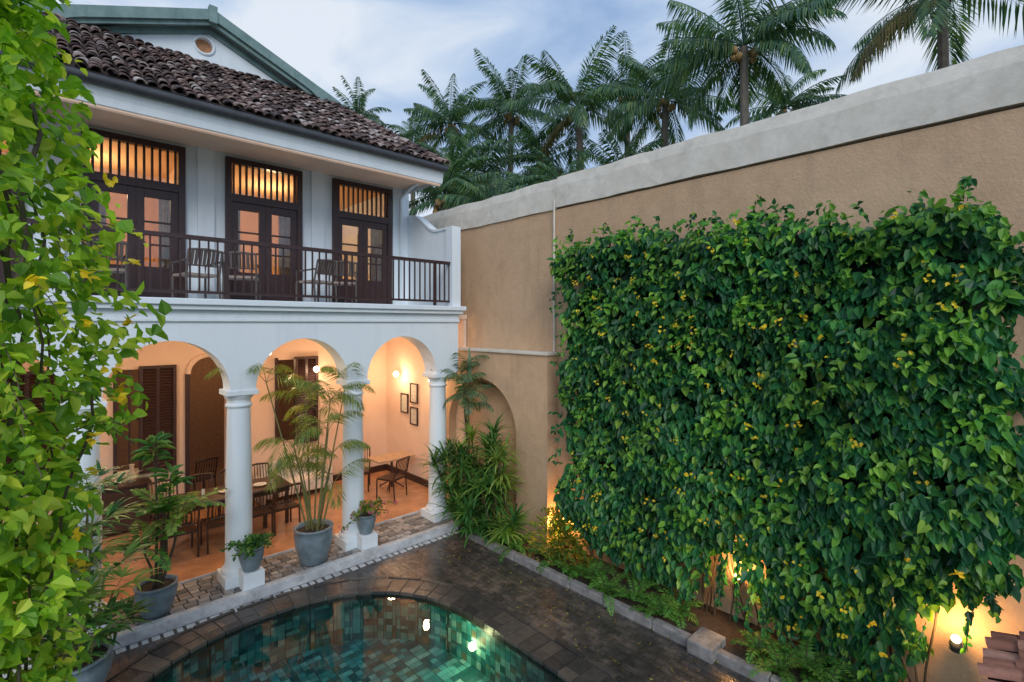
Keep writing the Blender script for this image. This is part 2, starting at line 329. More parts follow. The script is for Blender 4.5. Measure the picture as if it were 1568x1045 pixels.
# ------------------------------------------------------------------ house
house=empty('colonial_house')
def profwall(acc,axis,S,zl,zt,p0,p1,mi=0):
    def P(s,p,z): return (s,p,z) if axis=='x' else (p,s,z)
    for i in range(len(S)-1):
        q=[P(S[i],p0,zl[i]),P(S[i+1],p0,zl[i+1]),P(S[i+1],p0,zt[i+1]),P(S[i],p0,zt[i]),
           P(S[i],p1,zl[i]),P(S[i+1],p1,zl[i+1]),P(S[i+1],p1,zt[i+1]),P(S[i],p1,zt[i])]
        fs=[(0,1,2,3),(7,6,5,4),(0,4,5,1),(3,2,6,7)]
        if i==0: fs.append((0,3,7,4))
        if i==len(S)-2: fs.append((1,5,6,2))
        acc.add(q,fs,mi)
colx=[-3.3,-1.44,.43,2.28,4.17,6.03]; arc=[-2.37,-.505,1.355,3.225,5.10]; rad=.755; zs=2.98
S=[-3.6]; Z=[zs]
for c in arc:
    for k in range(33):
        th=math.pi*(1-k/32); S.append(c+rad*math.cos(th)); Z.append(zs+rad*1.03*math.sin(th))
S.append(6.4); Z.append(zs)
a=Acc(); profwall(a,'x',S,Z,[4.03]*len(S),8.44,8.86)
a.obj('arcade_wall',M_white,house)
a=Acc()
a.box(-3.6,6.42,8.40,8.88,4.03,4.09); a.box(-3.6,6.41,8.42,8.88,4.09,4.20); a.box(-3.6,6.46,8.33,8.90,4.20,4.27); a.box(-3.6,6.50,8.28,10.3,4.27,4.36)
a.obj('balcony_cornice',M_white,house,bevel=.012)
a=Acc()
for x in colx:
    yc=8.65
    a.box(x-.25,x+.25,yc-.25,yc+.25,-.02,.16); a.lathe((x,yc,.16),[(.24,0),(.25,.03),(.24,.07),(.21,.09),(.205,.12),(.19,.16),(.188,1.2),(.165,2.5),(.165,2.54),(.19,2.56),(.19,2.59),(.168,2.61),(.168,2.66),(.20,2.70),(.215,2.74)],0,28)
    a.box(x-.225,x+.225,yc-.225,yc+.225,2.90,2.98)
for x,y in ((2.36,8.30),(4.27,8.34)): a.box(x-.15,x+.15,y-.15,y+.15-.001,-.01,.26)
o=a.obj('columns',M_white,house,smooth=False,bevel=.008)
for p in o.data.polygons: p.use_smooth = abs(p.normal.z)<.95 and p.area<.3 and abs(abs(p.normal.x)-1)>1e-4 and abs(abs(p.normal.y)-1)>1e-4
a=Acc(); a.box(-4,6.98,9.12,12.4,-.10,.03); a.box(-4,6.98,9.10,9.12,-.1,.034,1); a.box(6.6,6.98,8.52,9.1,-.1,.0); a.obj('terracotta_floor',[M_terr,M_kerb],house)
a=Acc(); a.box(-3.6,6.98,8.88,12.3,4.10,4.20)
def wallgrid(acc,x0,x1,y0,y1,z0,z1,ops,mi=0):
    xs=sorted({x0,x1,*[o_[0] for o_ in ops],*[o_[1] for o_ in ops]})
    for i in range(len(xs)-1):
        xa,xb=xs[i],xs[i+1]; op=[o_ for o_ in ops if o_[0]<=xa+1e-6 and o_[1]>=xb-1e-6]
        if not op: acc.box(xa,xb,y0,y1,z0,z1,mi)
        else:
            if op[0][2]>z0+.01: acc.box(xa,xb,y0,y1,z0,op[0][2],mi)
            if op[0][3]<z1-.01: acc.box(xa,xb,y0,y1,op[0][3],z1,mi)
wallgrid(a,-3.6,6.98,12.3,12.5,0,4.1,[(2.30,3.0,0,3.3),(1.1,2.0,1.1,3.1),(4.06,4.93,1.2,3.15),(-.6,.3,1.1,3.1)])
for c,r_,zt in ((2.65,.35,2.95),):
    SS=[c+r_*math.cos(math.pi*(1-k/16)) for k in range(17)]; ZZ=[zt+r_*math.sin(math.pi*(1-k/16)) for k in range(17)]
    profwall(a,'x',SS,ZZ,[3.302]*17,12.302,12.498)
a.box(6.9,6.98,8.9,12.3,0,4.1); a.box(-3.8,-3.6,8.6,12.5,0,7.1)
a.obj('veranda_interior',M_inner,house)
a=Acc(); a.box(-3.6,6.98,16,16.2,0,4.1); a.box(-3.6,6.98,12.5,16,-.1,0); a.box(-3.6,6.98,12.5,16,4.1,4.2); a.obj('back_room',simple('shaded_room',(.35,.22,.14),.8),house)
a=Acc(); a.box(6.86,6.9,8.9,12.3,.03,.19); a.box(-3.6,2.2,12.26,12.3,.03,.19); a.box(3.1,6.86,12.26,12.3,.03,.19)
def shutters(acc,x0,x1,y,z0,z1,mi=0):
    acc.box(x0-.06,x0,y-.05,y+.06,z0-.06,z1+.06,mi); acc.box(x1,x1+.06,y-.05,y+.06,z0-.06,z1+.06,mi); acc.box(x0,x1,y-.05,y+.06,z1,z1+.06,mi); acc.box(x0,x1,y-.05,y+.06,z0-.06,z0,mi)
    xm=(x0+x1)/2; acc.box(xm-.03,xm+.03,y-.02,y+.03,z0,z1,mi)
    z=z0+.03
    while z<z1: acc.add([(x0,y-.03,z),(x1,y-.03,z),(x1,y+.02,z+.05),(x0,y+.02,z+.05)],[(0,1,2,3)],mi); z+=.06
shutters(a,1.5,2.0,12.26,1.1,3.1); shutters(a,4.5,4.93,12.26,1.2,3.15); shutters(a,-.6,.3,12.26,1.1,3.1)
for z in (1.7,2.3): a.box(4.06,4.5,12.28,12.32,z,z+.04)
a.box(4.0,4.06,12.25,12.34,1.2,3.2); a.box(1.04,1.1,12.25,12.34,1.1,3.15); a.box(1.28,1.31,12.28,12.32,1.1,3.1); a.box(1.1,1.5,12.28,12.32,2.1,2.14)
for x0 in (2.22,3.0): a.box(x0,x0+.08,12.24,12.3,.03,2.95)
a.obj('shutters_and_skirting',M_wood,house)
a=Acc(); P=[(2.65+.38*math.cos(t),12.27,2.95+.38*math.sin(t)) for t in np.linspace(0,math.pi,20)]; a.tube(P,.05,0,6); a.obj('doorway_trim',M_inner,house)
# upper storey
doors=[-.84,1.16,3.15,5.15]; dw=.685
a=Acc(); wallgrid(a,-3.6,6.14,10.23,10.43,4.36,7.22,[(d-dw,d+dw,4.37,7.04) for d in doors])
for x in (.16,2.155,4.15,6.0): a.box(x-.13,x+.13,10.17,10.232,4.36,7.1)
a.box(6.1,6.3,10.2,16,4.36,7.6)
S=np.linspace(8.42,10.22,30); zt=[]
for s in S:
    t=(s-9.0)/(1.0); t=min(max(t,0),1); zt.append(5.98+ .46*(t*t*(3-2*t)))
profwall(a,'y',list(S),[4.362]*30,zt,6.26,6.40)
profwall(a,'y',list(S),zt,[z+.05 for z in zt],6.23,6.43)
a.box(6.2,6.42,8.38,8.60,4.361,6.02)
a.obj('upper_walls',M_white,house)
a=Acc(); wallgrid(a,-3.6,6.1,14.6,14.7,4.36,7.3,[]); a.box(-3.6,6.1,10.43,14.6,7.15,7.25); a.box(2.0,2.1,10.43,14.6,4.36,7.15); a.box(-3.6,6.1,10.3,14.6,4.3,4.365)
a.obj('bedroom_interior',M_room,house)
a=Acc()
for d in doors:
    for sg in (-1,1):
        x=d+sg*.60
        for k in range(6):
            xx=x-sg*k*.045; a.tube([(xx,10.52+.02*(k%2),4.4),(xx,10.52+.02*(k%2),6.25)],.028,0,6)
a.obj('curtains',simple('curtain_cloth',(.75,.6,.42),.9),house,smooth=True)
a=Acc(); g=Acc()
for d in doors:
    x0,x1=d-dw,d+dw; y0,y1=10.16,10.30
    a.box(x0,x0+.10,y0,y1,4.37,7.04); a.box(x1-.10,x1,y0,y1,4.37,7.04); a.box(x0+.1,x1-.1,y0,y1,6.94,7.04); a.box(x0+.1,x1-.1,y0,y1,6.24,6.38)
    n=11
    for i in range(n):
        x=x0+.14+(x1-x0-.28)*i/(n-1); a.box(x-.018,x+.018,10.2,10.24,6.38,6.94)
    for lx0,lx1 in ((x0+.1,d-.002),(d+.002,x1-.1)):
        a.box(lx0,lx0+.11,10.19,10.25,4.38,6.24); a.box(lx1-.11,lx1,10.19,10.25,4.38,6.24); a.box(lx0+.11,lx1-.11,10.19,10.25,6.1,6.24); a.box(lx0+.11,lx1-.11,10.19,10.25,4.38,4.95)
        for z in (5.3,5.68): a.box(lx0+.11,lx1-.11,10.20,10.24,z,z+.03)
        g.box(lx0+.11,lx1-.11,10.215,10.222,4.95,6.1)
    g.box(x0+.1,x1-.1,10.27,10.275,6.38,6.94)
a.obj('french_doors',M_wood,house,bevel=.004); g.obj('door_glass',M_glass,house)
a=Acc(); a.box(-3.6,6.2,8.44,8.51,5.22,5.28); a.box(-3.6,6.2,8.455,8.495,4.44,4.48)
x=-3.6; i=0
while x<6.2:
    a.box(x-.011,x+.011,8.465,8.487,4.36 if i%16==0 else 4.48,5.22)
    if i%16==0: a.box(x-.025,x+.025,8.45,8.50,4.36,5.22-.001)
    x+=.118; i+=1
a.obj('balcony_railing',M_wood,house)
# eave
a=Acc(); V=[(-3.6,8.70,6.96),(6.1,8.70,6.96),(6.1,10.23,7.10),(-3.6,10.23,7.10)]; a.add(V,[(0,1,2,3)])
a.tube([(-3.6,8.66,6.885),(6.08,8.66,6.885)],.03,0,6); a.obj('soffit',M_soffit,house)
a=Acc(); 
prof=[(8.74,6.90),(8.68,6.88),(8.62,6.92),(8.60,7.02),(8.56,7.12),(8.56,7.16),(8.74,7.16)]
V=[(x,y,z) for x in (-3.6,6.12) for y,z in prof]; n=len(prof); a.add(V,[(i,(i+1)%n,n+(i+1)%n,n+i) for i in range(n)]); a.add([(6.12,8.56,7.16),(6.12,8.6,6.95),(6.12,10.2,6.95),(6.12,10.2,7.35)],[(0,1,2,3)])
a.obj('fascia',M_white,house,smooth=False)
a=Acc(); a.tube([(-3.6,8.5,7.20),(6.15,8.5,7.20)],.07,0,10); a.obj('gutter',M_gut,house,smooth=True)
a=Acc(); a.tube([(6.02,10.1,4.37),(6.02,10.1,6.85),(5.98,9.6,7.0),(5.95,8.8,7.12)],.04,0,8); a.obj('downpipe',M_white,house,smooth=True)
# roof
tan=.65; Ye,Ze,Yg=8.47,7.27,11.3; Zg=Ze+tan*(Yg-Ye); XL,XR=-1.35,6.12; GL,GR=.40,4.66; GC=2.45; ZA=10.0; YB=17
a=Acc()
a.add([(XL,Ye,Ze),(XR,Ye,Ze),(GR,Yg,Zg),(GL,Yg,Zg)],[(0,1,2,3)]); a.add([(XR,Ye,Ze),(XR,YB,Ze),(GR,YB,Zg),(GR,Yg,Zg)],[(0,1,2,3)]); a.add([(XL,Ye,Ze),(GL,Yg,Zg),(GL,YB,Zg),(XL,YB,Ze)],[(0,1,2,3)])
a.add([(XR,YB,Ze),(XL,YB,Ze),(GL,YB,Zg),(GR,YB,Zg)],[(0,1,2,3)])
EXR,EXL=GR+.35,GL-.75
def gz(x): return ZA+.02-(x-GC)*(ZA-Zg)/(GR-GC) if x>GC else ZA+.02-(GC-x)*(ZA-Zg)/(GC-GL)*.9
a.add([(GC,Yg-.25,ZA),(EXR,Yg-.25,gz(EXR)-.02),(EXR,YB,gz(EXR)-.02),(GC,YB,ZA)],[(0,1,2,3)]); a.add([(GC,Yg-.25,ZA),(GC,YB,ZA),(EXL,YB,gz(EXL)-.02),(EXL,Yg-.25,gz(EXL)-.02)],[(0,1,2,3)])
a.obj('roof_deck',M_tilebase,house)
a=Acc(); ar=np.linspace(0,math.pi,6); tl=.27
def tile(acc,p,ax,sd,nm,w_,l_,h_):
    V=[]
    for t,k in ((0,1.0),(1,.82)):
        for q in ar: V.append(p+sd*(math.cos(q)*w_*.5*k)+nm*(math.sin(q)*h_*k+.0)+ax*(t*l_)-nm*(t*.03))
    for q in ar: V.append(p+sd*(math.cos(q)*w_*.5*.8)+nm*(math.sin(q)*h_*.75))
    F=[(i,i+1,7+i,6+i) for i in range(5)]+[(i,12+i,13+i,i+1) for i in range(5)]
    acc.add(V,F)
sl_=math.hypot(1,tan); ax=np.array([0,1/sl_,tan/sl_]); nm=np.array([0,-tan/sl_,1/sl_]); sd=np.array([1.,0,0])
slen=(Yg-Ye)*sl_; rows=int(slen/.19)
for r_ in range(rows+1):
    s_=r_*.19; y=Ye+s_/sl_; z=Ze+s_*tan/sl_; f=(y-Ye)/(Yg-Ye); xa=XL+(GL-XL)*f; xb=XR+(GR-XR)*f
    x=XL+.08
    while x<XR:
        if xa<x<xb:
            rot=rng.normal(0,.07); p=np.array([x+rng.normal(0,.011),y,z])+nm*(.03+rng.normal(0,.009))+ax*rng.normal(0,.02)
            A=unit(ax+sd*rot); tile(a,p,A,unit(sd-ax*rot),nm,.14,tl,.055)
        x+=.152
def ridge(p,q,wd=.2,step=.26):
    p=np.array(p,float); q=np.array(q,float); L=np.linalg.norm(q-p); ax_=(q-p)/L; sd_=unit(np.cross(ax_,np.array([0,0,1.]))); nm_=np.cross(sd_,ax_)
    for k in range(int(L/step)+1): tile(a,p+ax_*k*step+nm_*.03,ax_,sd_,nm_,wd,step+.05,.09)
ridge((XR,Ye,Ze),(GR,Yg,Zg)); ridge((XL,Ye,Ze),(GL,Yg,Zg)); ridge((GC,Yg-.1,ZA+.02),(GC,YB,ZA+.02))
for sgn in (1,-1):
    ex=EXR if sgn>0 else EXL
    d_=np.array([ex-GC,0,gz(ex)-ZA-.02]); L=np.linalg.norm(d_); ax_=-d_/L; sd_=np.array([0,1.,0]); nm_=unit(np.cross(ax_,sd_)); 
    if nm_[2]<0: nm_=-nm_
    for k in range(int(L/.2)):
        for j in range(30): tile(a,np.array([ex,Yg-.12+j*.15,gz(ex)])+ax_*k*.2+nm_*.02,ax_,sd_,nm_,.135,.26,.05)
a.obj('roof_tiles',M_tile,house)
# gable
a=Acc(); cx,cz,cr=2.36,9.45,.15
tri=[np.array(p) for p in ((GL+.1,Zg-.05),(GR-.1,Zg-.05),(GC,ZA-.05))]
def trip(t):
    d=np.array([math.cos(t),math.sin(t)]); best=1e9
    for i in range(3):
        p=tri[i]; e=tri[(i+1)%3]-p; m=np.array([[d[0],-e[0]],[d[1],-e[1]]])
        if abs(np.linalg.det(m))<1e-9: continue
        s_,u_=np.linalg.solve(m,p-np.array([cx,cz]))
        if s_>0 and -1e-6<=u_<=1+1e-6: best=min(best,s_)
    return np.array([cx,cz])+d*best
angs=sorted(list(np.linspace(0,2*math.pi,40,endpoint=False))+[math.atan2(p[1]-cz,p[0]-cx)%(2*math.pi) for p in tri])
n=len(angs)
V=[(trip(t)[0],Yg,trip(t)[1]) for t in angs]+[(cx+cr*math.cos(t),Yg,cz+cr*math.sin(t)) for t in angs]+[(cx+cr*math.cos(t),Yg+.15,cz+cr*math.sin(t)) for t in angs]
a.add(V,[(i,(i+1)%n,n+(i+1)%n,n+i) for i in range(n)]+[(n+i,n+(i+1)%n,2*n+(i+1)%n,2*n+i) for i in range(n)])
a.tube([(cx+(cr+.02)*math.cos(t),Yg-.01,cz+(cr+.02)*math.sin(t)) for t in np.linspace(0,2*math.pi,25)],.025,0,6)
a.obj('gable_wall',M_white,house)
a=Acc(); a.lathe((0,0,0),[(.001,0),(cr,0)],0,20); o=a.obj('gable_vent',simple('vent_terracotta',(.5,.24,.12),.7),house); o.rotation_euler=(R(90),0,0); o.location=(cx,Yg+.1,cz)
a=Acc()
for sg,ex in ((1,EXR),(-1,EXL)):
    for off,w0,yy,th in ((.05,.20,Yg-.30,.05),(-.13,.10,Yg-.24,.05),(-.20,.12,Yg-.05,.045)):
        n=20; S=[];A1=[];B1=[]
        for k in range(n):
            t=k/(n-1); x=GC+(ex-GC)*t; z=gz(x)+off
            drop=w0+(.07*math.sin(min(1,max(0,(t-.72)/.28))*math.pi) if off>0 else 0)
            S.append(x); A1.append(z-drop); B1.append(z)
        if sg<0: S,A1,B1=S[::-1],A1[::-1],B1[::-1]
        profwall(a,'x',S,A1,B1,yy,yy+th)
    a.add([(GC,Yg-.28,ZA-.03),(ex,Yg-.28,gz(ex)-.05),(ex,Yg,gz(ex)-.05),(GC,Yg,ZA-.03)],[(0,1,2,3)])
a.box(GC-.07,GC+.07,Yg-.33,Yg-.2,ZA-.2,ZA+.12)
a.obj('bargeboards',M_green,house)

# house lamps
a=Acc()
for p,e in (((3.25,10.4,3.45),58),((6.72,9.9,2.7),30),((6.72,11.5,2.7),28),((4.9,12.1,2.9),18),((.9,10.6,3.4),58)):
    globe(a,p,.075,0); light('veranda_lamp',(p[0]-(.2 if p[0]>6 else 0),p[1]-.12,p[2]-.05),e,(1,.68,.40),.09,house)
    a.tube([(p[0],p[1],p[2]+.07),(p[0],p[1],4.1 if p[0]<4.5 else p[2]+.12)],.008,1,5)
a.obj('veranda_lamps',[M_lamp,M_wood],house,smooth=True)
light('back_room_lamp',(3.4,14.4,3.0),28,(1,.6,.3),.1,house)
for p in ((.6,12.2,6.6),(3.9,12.2,6.6)): light('bedroom_lamp',p,75,(1,.64,.34),.12,house)

for yy,z0,z1 in ((10.9,2.0,2.5),(10.9,1.45,1.9),(11.35,1.7,2.2)):
    p=empty('framed_picture'); a=Acc(); b=.03; y0,y1=yy-.17,yy+.17
    a.box(6.86,6.895,y0,y0+b,z0,z1); a.box(6.86,6.895,y1-b,y1,z0,z1); a.box(6.86,6.895,y0+b,y1-b,z0,z0+b); a.box(6.86,6.895,y0+b,y1-b,z1-b,z1); a.obj('frame',M_wood,p)
    a=Acc(); a.box(6.875,6.893,y0+b,y1-b,z0+b,z1-b); a.obj('print',M_paper,p)

# furniture
def chair(name,x,y,z,rot,mats,arms=False,h=.9,w_=.46):
    a=Acc(); hw=w_/2
    for sx in (-1,1):
        a.tube([(sx*hw,hw,0),(sx*hw,hw,.43)],.018,0,6); a.tube([(sx*hw,-hw-.03,0),(sx*hw,-hw,.43),(sx*hw,-hw-.10,h)],.018,0,6)
        if arms: a.tube([(sx*hw,hw,.43),(sx*hw,hw,.64),(sx*hw,-hw-.04,.66)],.018,0,6)
    a.box(-hw,hw,-hw,hw,.42,.46,1)
    a.tube([(-hw,-hw-.10,h),(0,-hw-.13,h+.02),(hw,-hw-.10,h)],.022,0,6); a.tube([(-hw,-hw-.03,.58),(hw,-hw-.03,.58)],.014,0,6)
    for k in range(-3,4): a.tube([(k*hw/4,-hw-.03,.58),(k*hw/4,-hw-.105,h)],.009 if not arms else .026,0,5)
    o=a.obj(name,mats); o.location=(x,y,z); o.rotation_euler=(0,0,rot); return o
def table(name,x0,x1,y0,y1,z,h,mats):
    a=Acc(); a.box(x0,x1,y0,y1,z+h-.04,z+h); a.box(x0+.05,x1-.05,y0+.05,y0+.08,z+h-.12,z+h-.04); a.box(x0+.05,x1-.05,y1-.08,y1-.05,z+h-.12,z+h-.04)
    for x in (x0+.06,x1-.12):
        for y in (y0+.06,y1-.12): a.box(x,x+.06,y,y+.06,z,z+h-.12)
    return a.obj(name,mats,bevel=.006)
FZ=.03
table('dining_table',1.5,3.7,10.3,11.2,FZ,.76,[M_wood2])
for x in (1.75,2.35,2.95,3.45): chair('dining_chair',x,10.15,FZ,0,[M_wood2,M_wood2]); chair('dining_chair',x,11.4,FZ,math.pi,[M_wood2,M_wood2])
a=Acc()
for x,y in ((2.0,10.7),(2.6,10.75),(3.2,10.7)):
    a.lathe((x,y,.795),[(.001,.0),(.1,0),(.13,.02)],0,14); a.lathe((x+.22,y,.795),[(.02,0),(.03,.05),(.025,.14)],0,10)
a.obj('table_crockery',simple('crockery',(.6,.58,.52),.2))
p=empty('cafe_table'); a=Acc(); a.box(5.75,6.75,10.6,11.2,.74,.78); a.obj('top',simple('cafe_top',(.45,.30,.18),.3),p,bevel=.006)
a=Acc(); a.tube([(6.25,10.9,.04),(6.25,10.9,.74)],.03,0,8)
for k in range(4): t=k*math.pi/2+.7; a.tube([(6.25,10.9,.22),(6.25+.3*math.cos(t),10.9+.3*math.sin(t),.045)],.018,0,6)
a.obj('pedestal',M_wood,p)
chair('dining_chair',5.6,11.3,FZ,2.6,[M_wood2,M_wood2]); chair('dining_chair',5.9,10.3,FZ,.4,[M_wood2,M_wood2]); chair('dining_chair',2.7,13.4,0,.3,[M_wood2,M_wood2])
for x,r_ in ((1.9,.2),(2.6,-.4),(3.9,.3),(4.4,-.3),(.7,0)): chair('balcony_armchair',x,9.65,4.36,r_,[M_rattan,M_cushion],True,.82,.5)
p=empty('sideboard'); a=Acc(); a.box(.35,1.55,11.85,12.22,.10,.92); a.box(.31,1.59,11.80,12.23,.92,.96)
for k in range(3): a.box(.39+k*.39,.74+k*.39,11.83,11.852,.16,.86); 
for x in (.38,1.46):
    for y in (11.88,12.14): a.box(x,x+.05,y,y+.05,.03,.10)
a.obj('cabinet',M_wood2,p,bevel=.004); a=Acc()
for x,h in ((.6,.28),(.95,.18),(1.3,.34)): a.lathe((x,12.02,.96),[(.001,0),(.06,0),(.085,h*.35),(.035,h*.8),(.05,h)],0,14)
a.obj('vases',simple('vase_glaze',(.5,.42,.3),.3),p,smooth=True)
p=empty('white_sofa'); a=Acc(); a.box(3.6,5.0,11.6,12.0,.15,.45); a.box(3.6,5.0,12.0,12.2,.15,.85); a.box(3.5,3.598,11.6,12.15,.05,.6); a.box(5.002,5.1,11.6,12.15,.05,.6); a.obj('upholstery',simple('sofa_cloth',(.7,.65,.6),.9),p,bevel=.04)

# ------------------------------------------------------------------ garden wall
gw=empty('garden_wall')
a=Acc(); a.box(7.0,7.3,-4,18,G-.05,6.12); 
a.obj('wall_body',M_tan,gw)
a=Acc()
def coping(y0,y1,dz):
    ys=np.linspace(y0,y1,int((y1-y0)/.2)+2); n=6
    V=[]
    for y in ys:
        w_=.010*math.sin(y*2.1)+.007*math.sin(y*5.7)+rng.normal(0,.004)
        V+=[(x+rng.normal(0,.002),y,z+dz+(w_ if z>6.3 else w_*.5)) for x,z in ((6.965,6.121),(6.972,6.30),(6.985,6.52),(7.03,6.70),(7.32,6.70),(7.32,6.121))]
    F=[(k*n+i,k*n+(i+1)%n,(k+1)*n+(i+1)%n,(k+1)*n+i) for k in range(len(ys)-1) for i in range(n)]; e=(len(ys)-1)*n
    a.add(V,F+[(0,1,4,5),(1,2,3,4),(e,e+1,e+4,e+5),(e+1,e+2,e+3,e+4)])
coping(-4,6.22,.03); coping(6.23,18,0)
a.obj('coping',M_coping,gw,smooth=False)
a=Acc(); a.box(6.70,6.999,6.18,6.99,G-.05,1.8)
S=[6.18]+[8.08-1.09*math.cos(math.pi*k/28) for k in range(29)]; Zl=[1.801]+[1.801+1.06*math.sin(math.pi*k/28) for k in range(29)]
profwall(a,'y',S,Zl,[3.42]*len(S),6.70,6.999); a.box(6.70,6.999,9.17,9.4,G-.05,3.42)
a.obj('niche_arch',M_tan,gw)
a=Acc(); a.box(6.66,6.999,6.14,9.4,3.421,3.475); a.obj('niche_ledge',M_coping,gw,bevel=.01)
a=Acc(); a.tube([(6.965,6.25,3.48),(6.965,6.25,6.3)],.022,0,8); a.obj('drain_pipe',M_coping,gw,smooth=True)
a=Acc(); a.box(6.12,7.0,-4,8.06,G-.05,-.04)
a.obj('planting_bed_soil',M_soil)
a=Acc(); y=-3.0
while y<7.6:
    l=rng.uniform(.6,1.1); dz=rng.normal(0,.006); dx=rng.normal(0,.004)
    a.box(6.0+dx,6.12+dx,y,min(y+l-.006,7.7),G-.04,.0+dz); y+=l
a.box(5.9,6.3,2.75,3.08,G,.06)
a.obj('bed_kerb',M_kerb2,bevel=.02)

for k,(x,y,z,e) in enumerate(((6.80,2.82,.62,24),(6.78,.62,.8,24),(6.82,5.95,.35,20))):
    p=empty('garden_uplight'); a=Acc(); a.lathe((x,y,z-.12),[(.001,0),(.05,0),(.055,.06),(.05,.10)],0,14); a.tube([(x,y,z-.08),(7.0,y,z-.12)],.014,0,6); a.obj('housing',M_gut,p,smooth=True)
    a=Acc(); globe(a,(x,y,z),.04); a.obj('bulb',M_lampw,p,smooth=True); light('lamp',(x-.05,y,z+.07),e,(1,.50,.16),.04,p)

# ------------------------------------------------------------------ creeper on wall
def bulge(Y,Z): return .10*np.sin(Y*2.3+1.3*np.sin(Z*1.7))+.08*np.sin(Z*3.1+Y*1.9)+.05*np.sin(Y*6.1+Z*4.3)+.035*np.sin(Z*9.7-Y*7.9)
def zt(Y): return 5.18+.055*Y+.07*np.sin(Y*3.3)+.06*np.sin(Y*8.1)+.04*np.sin(Y*15.3)-.5*np.exp(-((Y-.12)/.22)**2)-.35*np.exp(-((Y-5.78)/.22)**2)
yb=np.array([0,.2,.6,.9,1.2,1.8,2.3,2.6,2.85,3.1,3.4,4.2,5.0,5.5,5.9]); zb_=np.array([1.7,1.55,1.3,.6,.1,.05,.2,.8,1.0,.85,.3,.15,.25,.6,1.1])
def zb(Y): return np.interp(Y,yb,zb_)
def yl(Z): return 5.74+.09*np.sin(Z*2.7)+.06*np.sin(Z*6.3+1)+.04*np.sin(Z*14)
def yr(Z): return .12+.07*np.sin(Z*3.1+2)+.05*np.sin(Z*8.3)
a=Acc(); n=17000
Y=rng.uniform(0,5.9,n); u=rng.uniform(0,1,n); Z=zb(Y)+(zt(Y)-zb(Y))*u
ok=(Y<yl(Z))&(Y>yr(Z)); Y=Y[ok]; Z=Z[ok]; n=len(Y)
edge=np.minimum.reduce([(Y-yr(Z)+.06)/.28,(yl(Z)+.07-Y)/.32,(zt(Y)-Z)/.3+.1,(Z-zb(Y))/.5+.15]).clip(0,1)**.5
dep=rng.exponential(.08,n).clip(0,.3)
X=6.92-(.40+bulge(Y,Z))*edge+dep*edge; X=np.minimum(X,6.97)
keep=((Y-2.82)**2+(Z-.75)**2>.34**2)|(rng.uniform(0,1,n)<.08); keep&=((Y-.62)**2+(Z-.9)**2>.3**2)
gap=np.sin(Y*4.7+2*np.sin(Z*2.9))*np.sin(Z*5.3+1.7*np.sin(Y*3.1)); keep&=(gap>-.7)|(dep>.1)
P=np.stack([X,Y+rng.normal(0,.02,n),Z],1)[keep]; n=len(P)
D=np.array([[-.6,0,-.9]])+rv(n,.42); Nn=np.array([[-.9,0,.75]])+rv(n,.34)
L=rng.uniform(.09,.19,n); leaves(a,P,D,Nn,L,L*rng.uniform(.52,.68,n),0)
m=6200; Y=rng.uniform(.15,5.7,m); Z=zb(Y)+.1+(zt(Y)-zb(Y)-.05)*rng.uniform(0,1,m)**.75
cl_=np.sin(Y*3.7+Z*1.3)*np.sin(Z*3.9-Y*1.1)+.5*np.sin(Y*9+Z*7); k_=((cl_>rng.uniform(-.2,1.2,m))|((Z>zt(Y)-.25)&(rng.uniform(0,1,m)<.6)))&(Y<yl(Z))&(Y>yr(Z)); Y=Y[k_]; Z=Z[k_]; m=len(Y)
X=6.87-(.42+bulge(Y,Z))*np.clip(np.minimum(Y/.3,(5.85-Y)/.3),.2,1)-rng.uniform(0,.09,m)
P=np.stack([X,Y,Z],1); L=rng.uniform(.06,.14,m); leaves(a,P,np.array([[-.7,0,-.4]])+rv(m,.5),np.array([[-.8,0,.9]])+rv(m,.4),L,L*.6,2)  # yellow-green overlay leaves, highlights on clumps and top edge put into their colour
for k in range(130):
    Y0=rng.uniform(.3,5.5); Z0=zb(Y0)+.3+(zt(Y0)-zb(Y0)-.35)*rng.uniform(0,1); X0=6.75-(.42+bulge(Y0,Z0))
    q=rng.integers(1,7); P=np.array([[X0,Y0,Z0]])+rv(q,.024); leaves(a,P,np.array([[-.6,0,-.3]])+rv(q,.6),np.array([[-1,0,.5]])+rv(q,.4),rng.uniform(.035,.055,q),.036,1)
for k in range(90):
    t=rng.uniform()
    if t<.32: Y0=rng.uniform(.2,5.7); st=np.array([6.6,Y0,zt(Y0)-.05]); dr=np.array([rng.normal(0,.1)-.05,rng.normal(0,.6),.8])
    elif t<.5: Z0=rng.uniform(1.0,5.2); st=np.array([6.62,5.72,Z0]); dr=np.array([-.1,1,rng.normal(0,.6)])
    elif t<.6: Z0=rng.uniform(2,5.2); st=np.array([6.6,.15,Z0]); dr=np.array([-.2,-1,rng.normal(0,.5)])
    else: Y0=rng.uniform(.3,3.9); st=np.array([6.62,Y0,zb(Y0)+.2]); dr=np.array([-.08,rng.normal(0,.15),-1.])
    ln=rng.uniform(.10,.32) if t<.6 else rng.uniform(.3,.9); ss=np.linspace(0,1,7)[:,None]; Pp=st+unit(dr)*ln*ss+np.array([0,0,-.25])*ln*ss**2*(1 if t<.6 else 0)
    a.tube(Pp,.004,3,3); q=int(ln/.03); ti=np.linspace(.1,1,q); P=np.stack([np.interp(ti,ss[:,0],Pp[:,j]) for j in range(3)],1)
    L=rng.uniform(.05,.11,q); leaves(a,P,unit(dr)*.4+np.array([[-.3,0,-.5]])+rv(q,.5),np.array([[-1,0,.4]])+rv(q,.4),L,L*.6,0)
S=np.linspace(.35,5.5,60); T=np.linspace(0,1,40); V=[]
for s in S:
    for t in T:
        z=zb(s)+.35+(zt(s)-zb(s)-.55)*t; V.append((6.84-.06*math.sin(s*9+z*5),s,z))
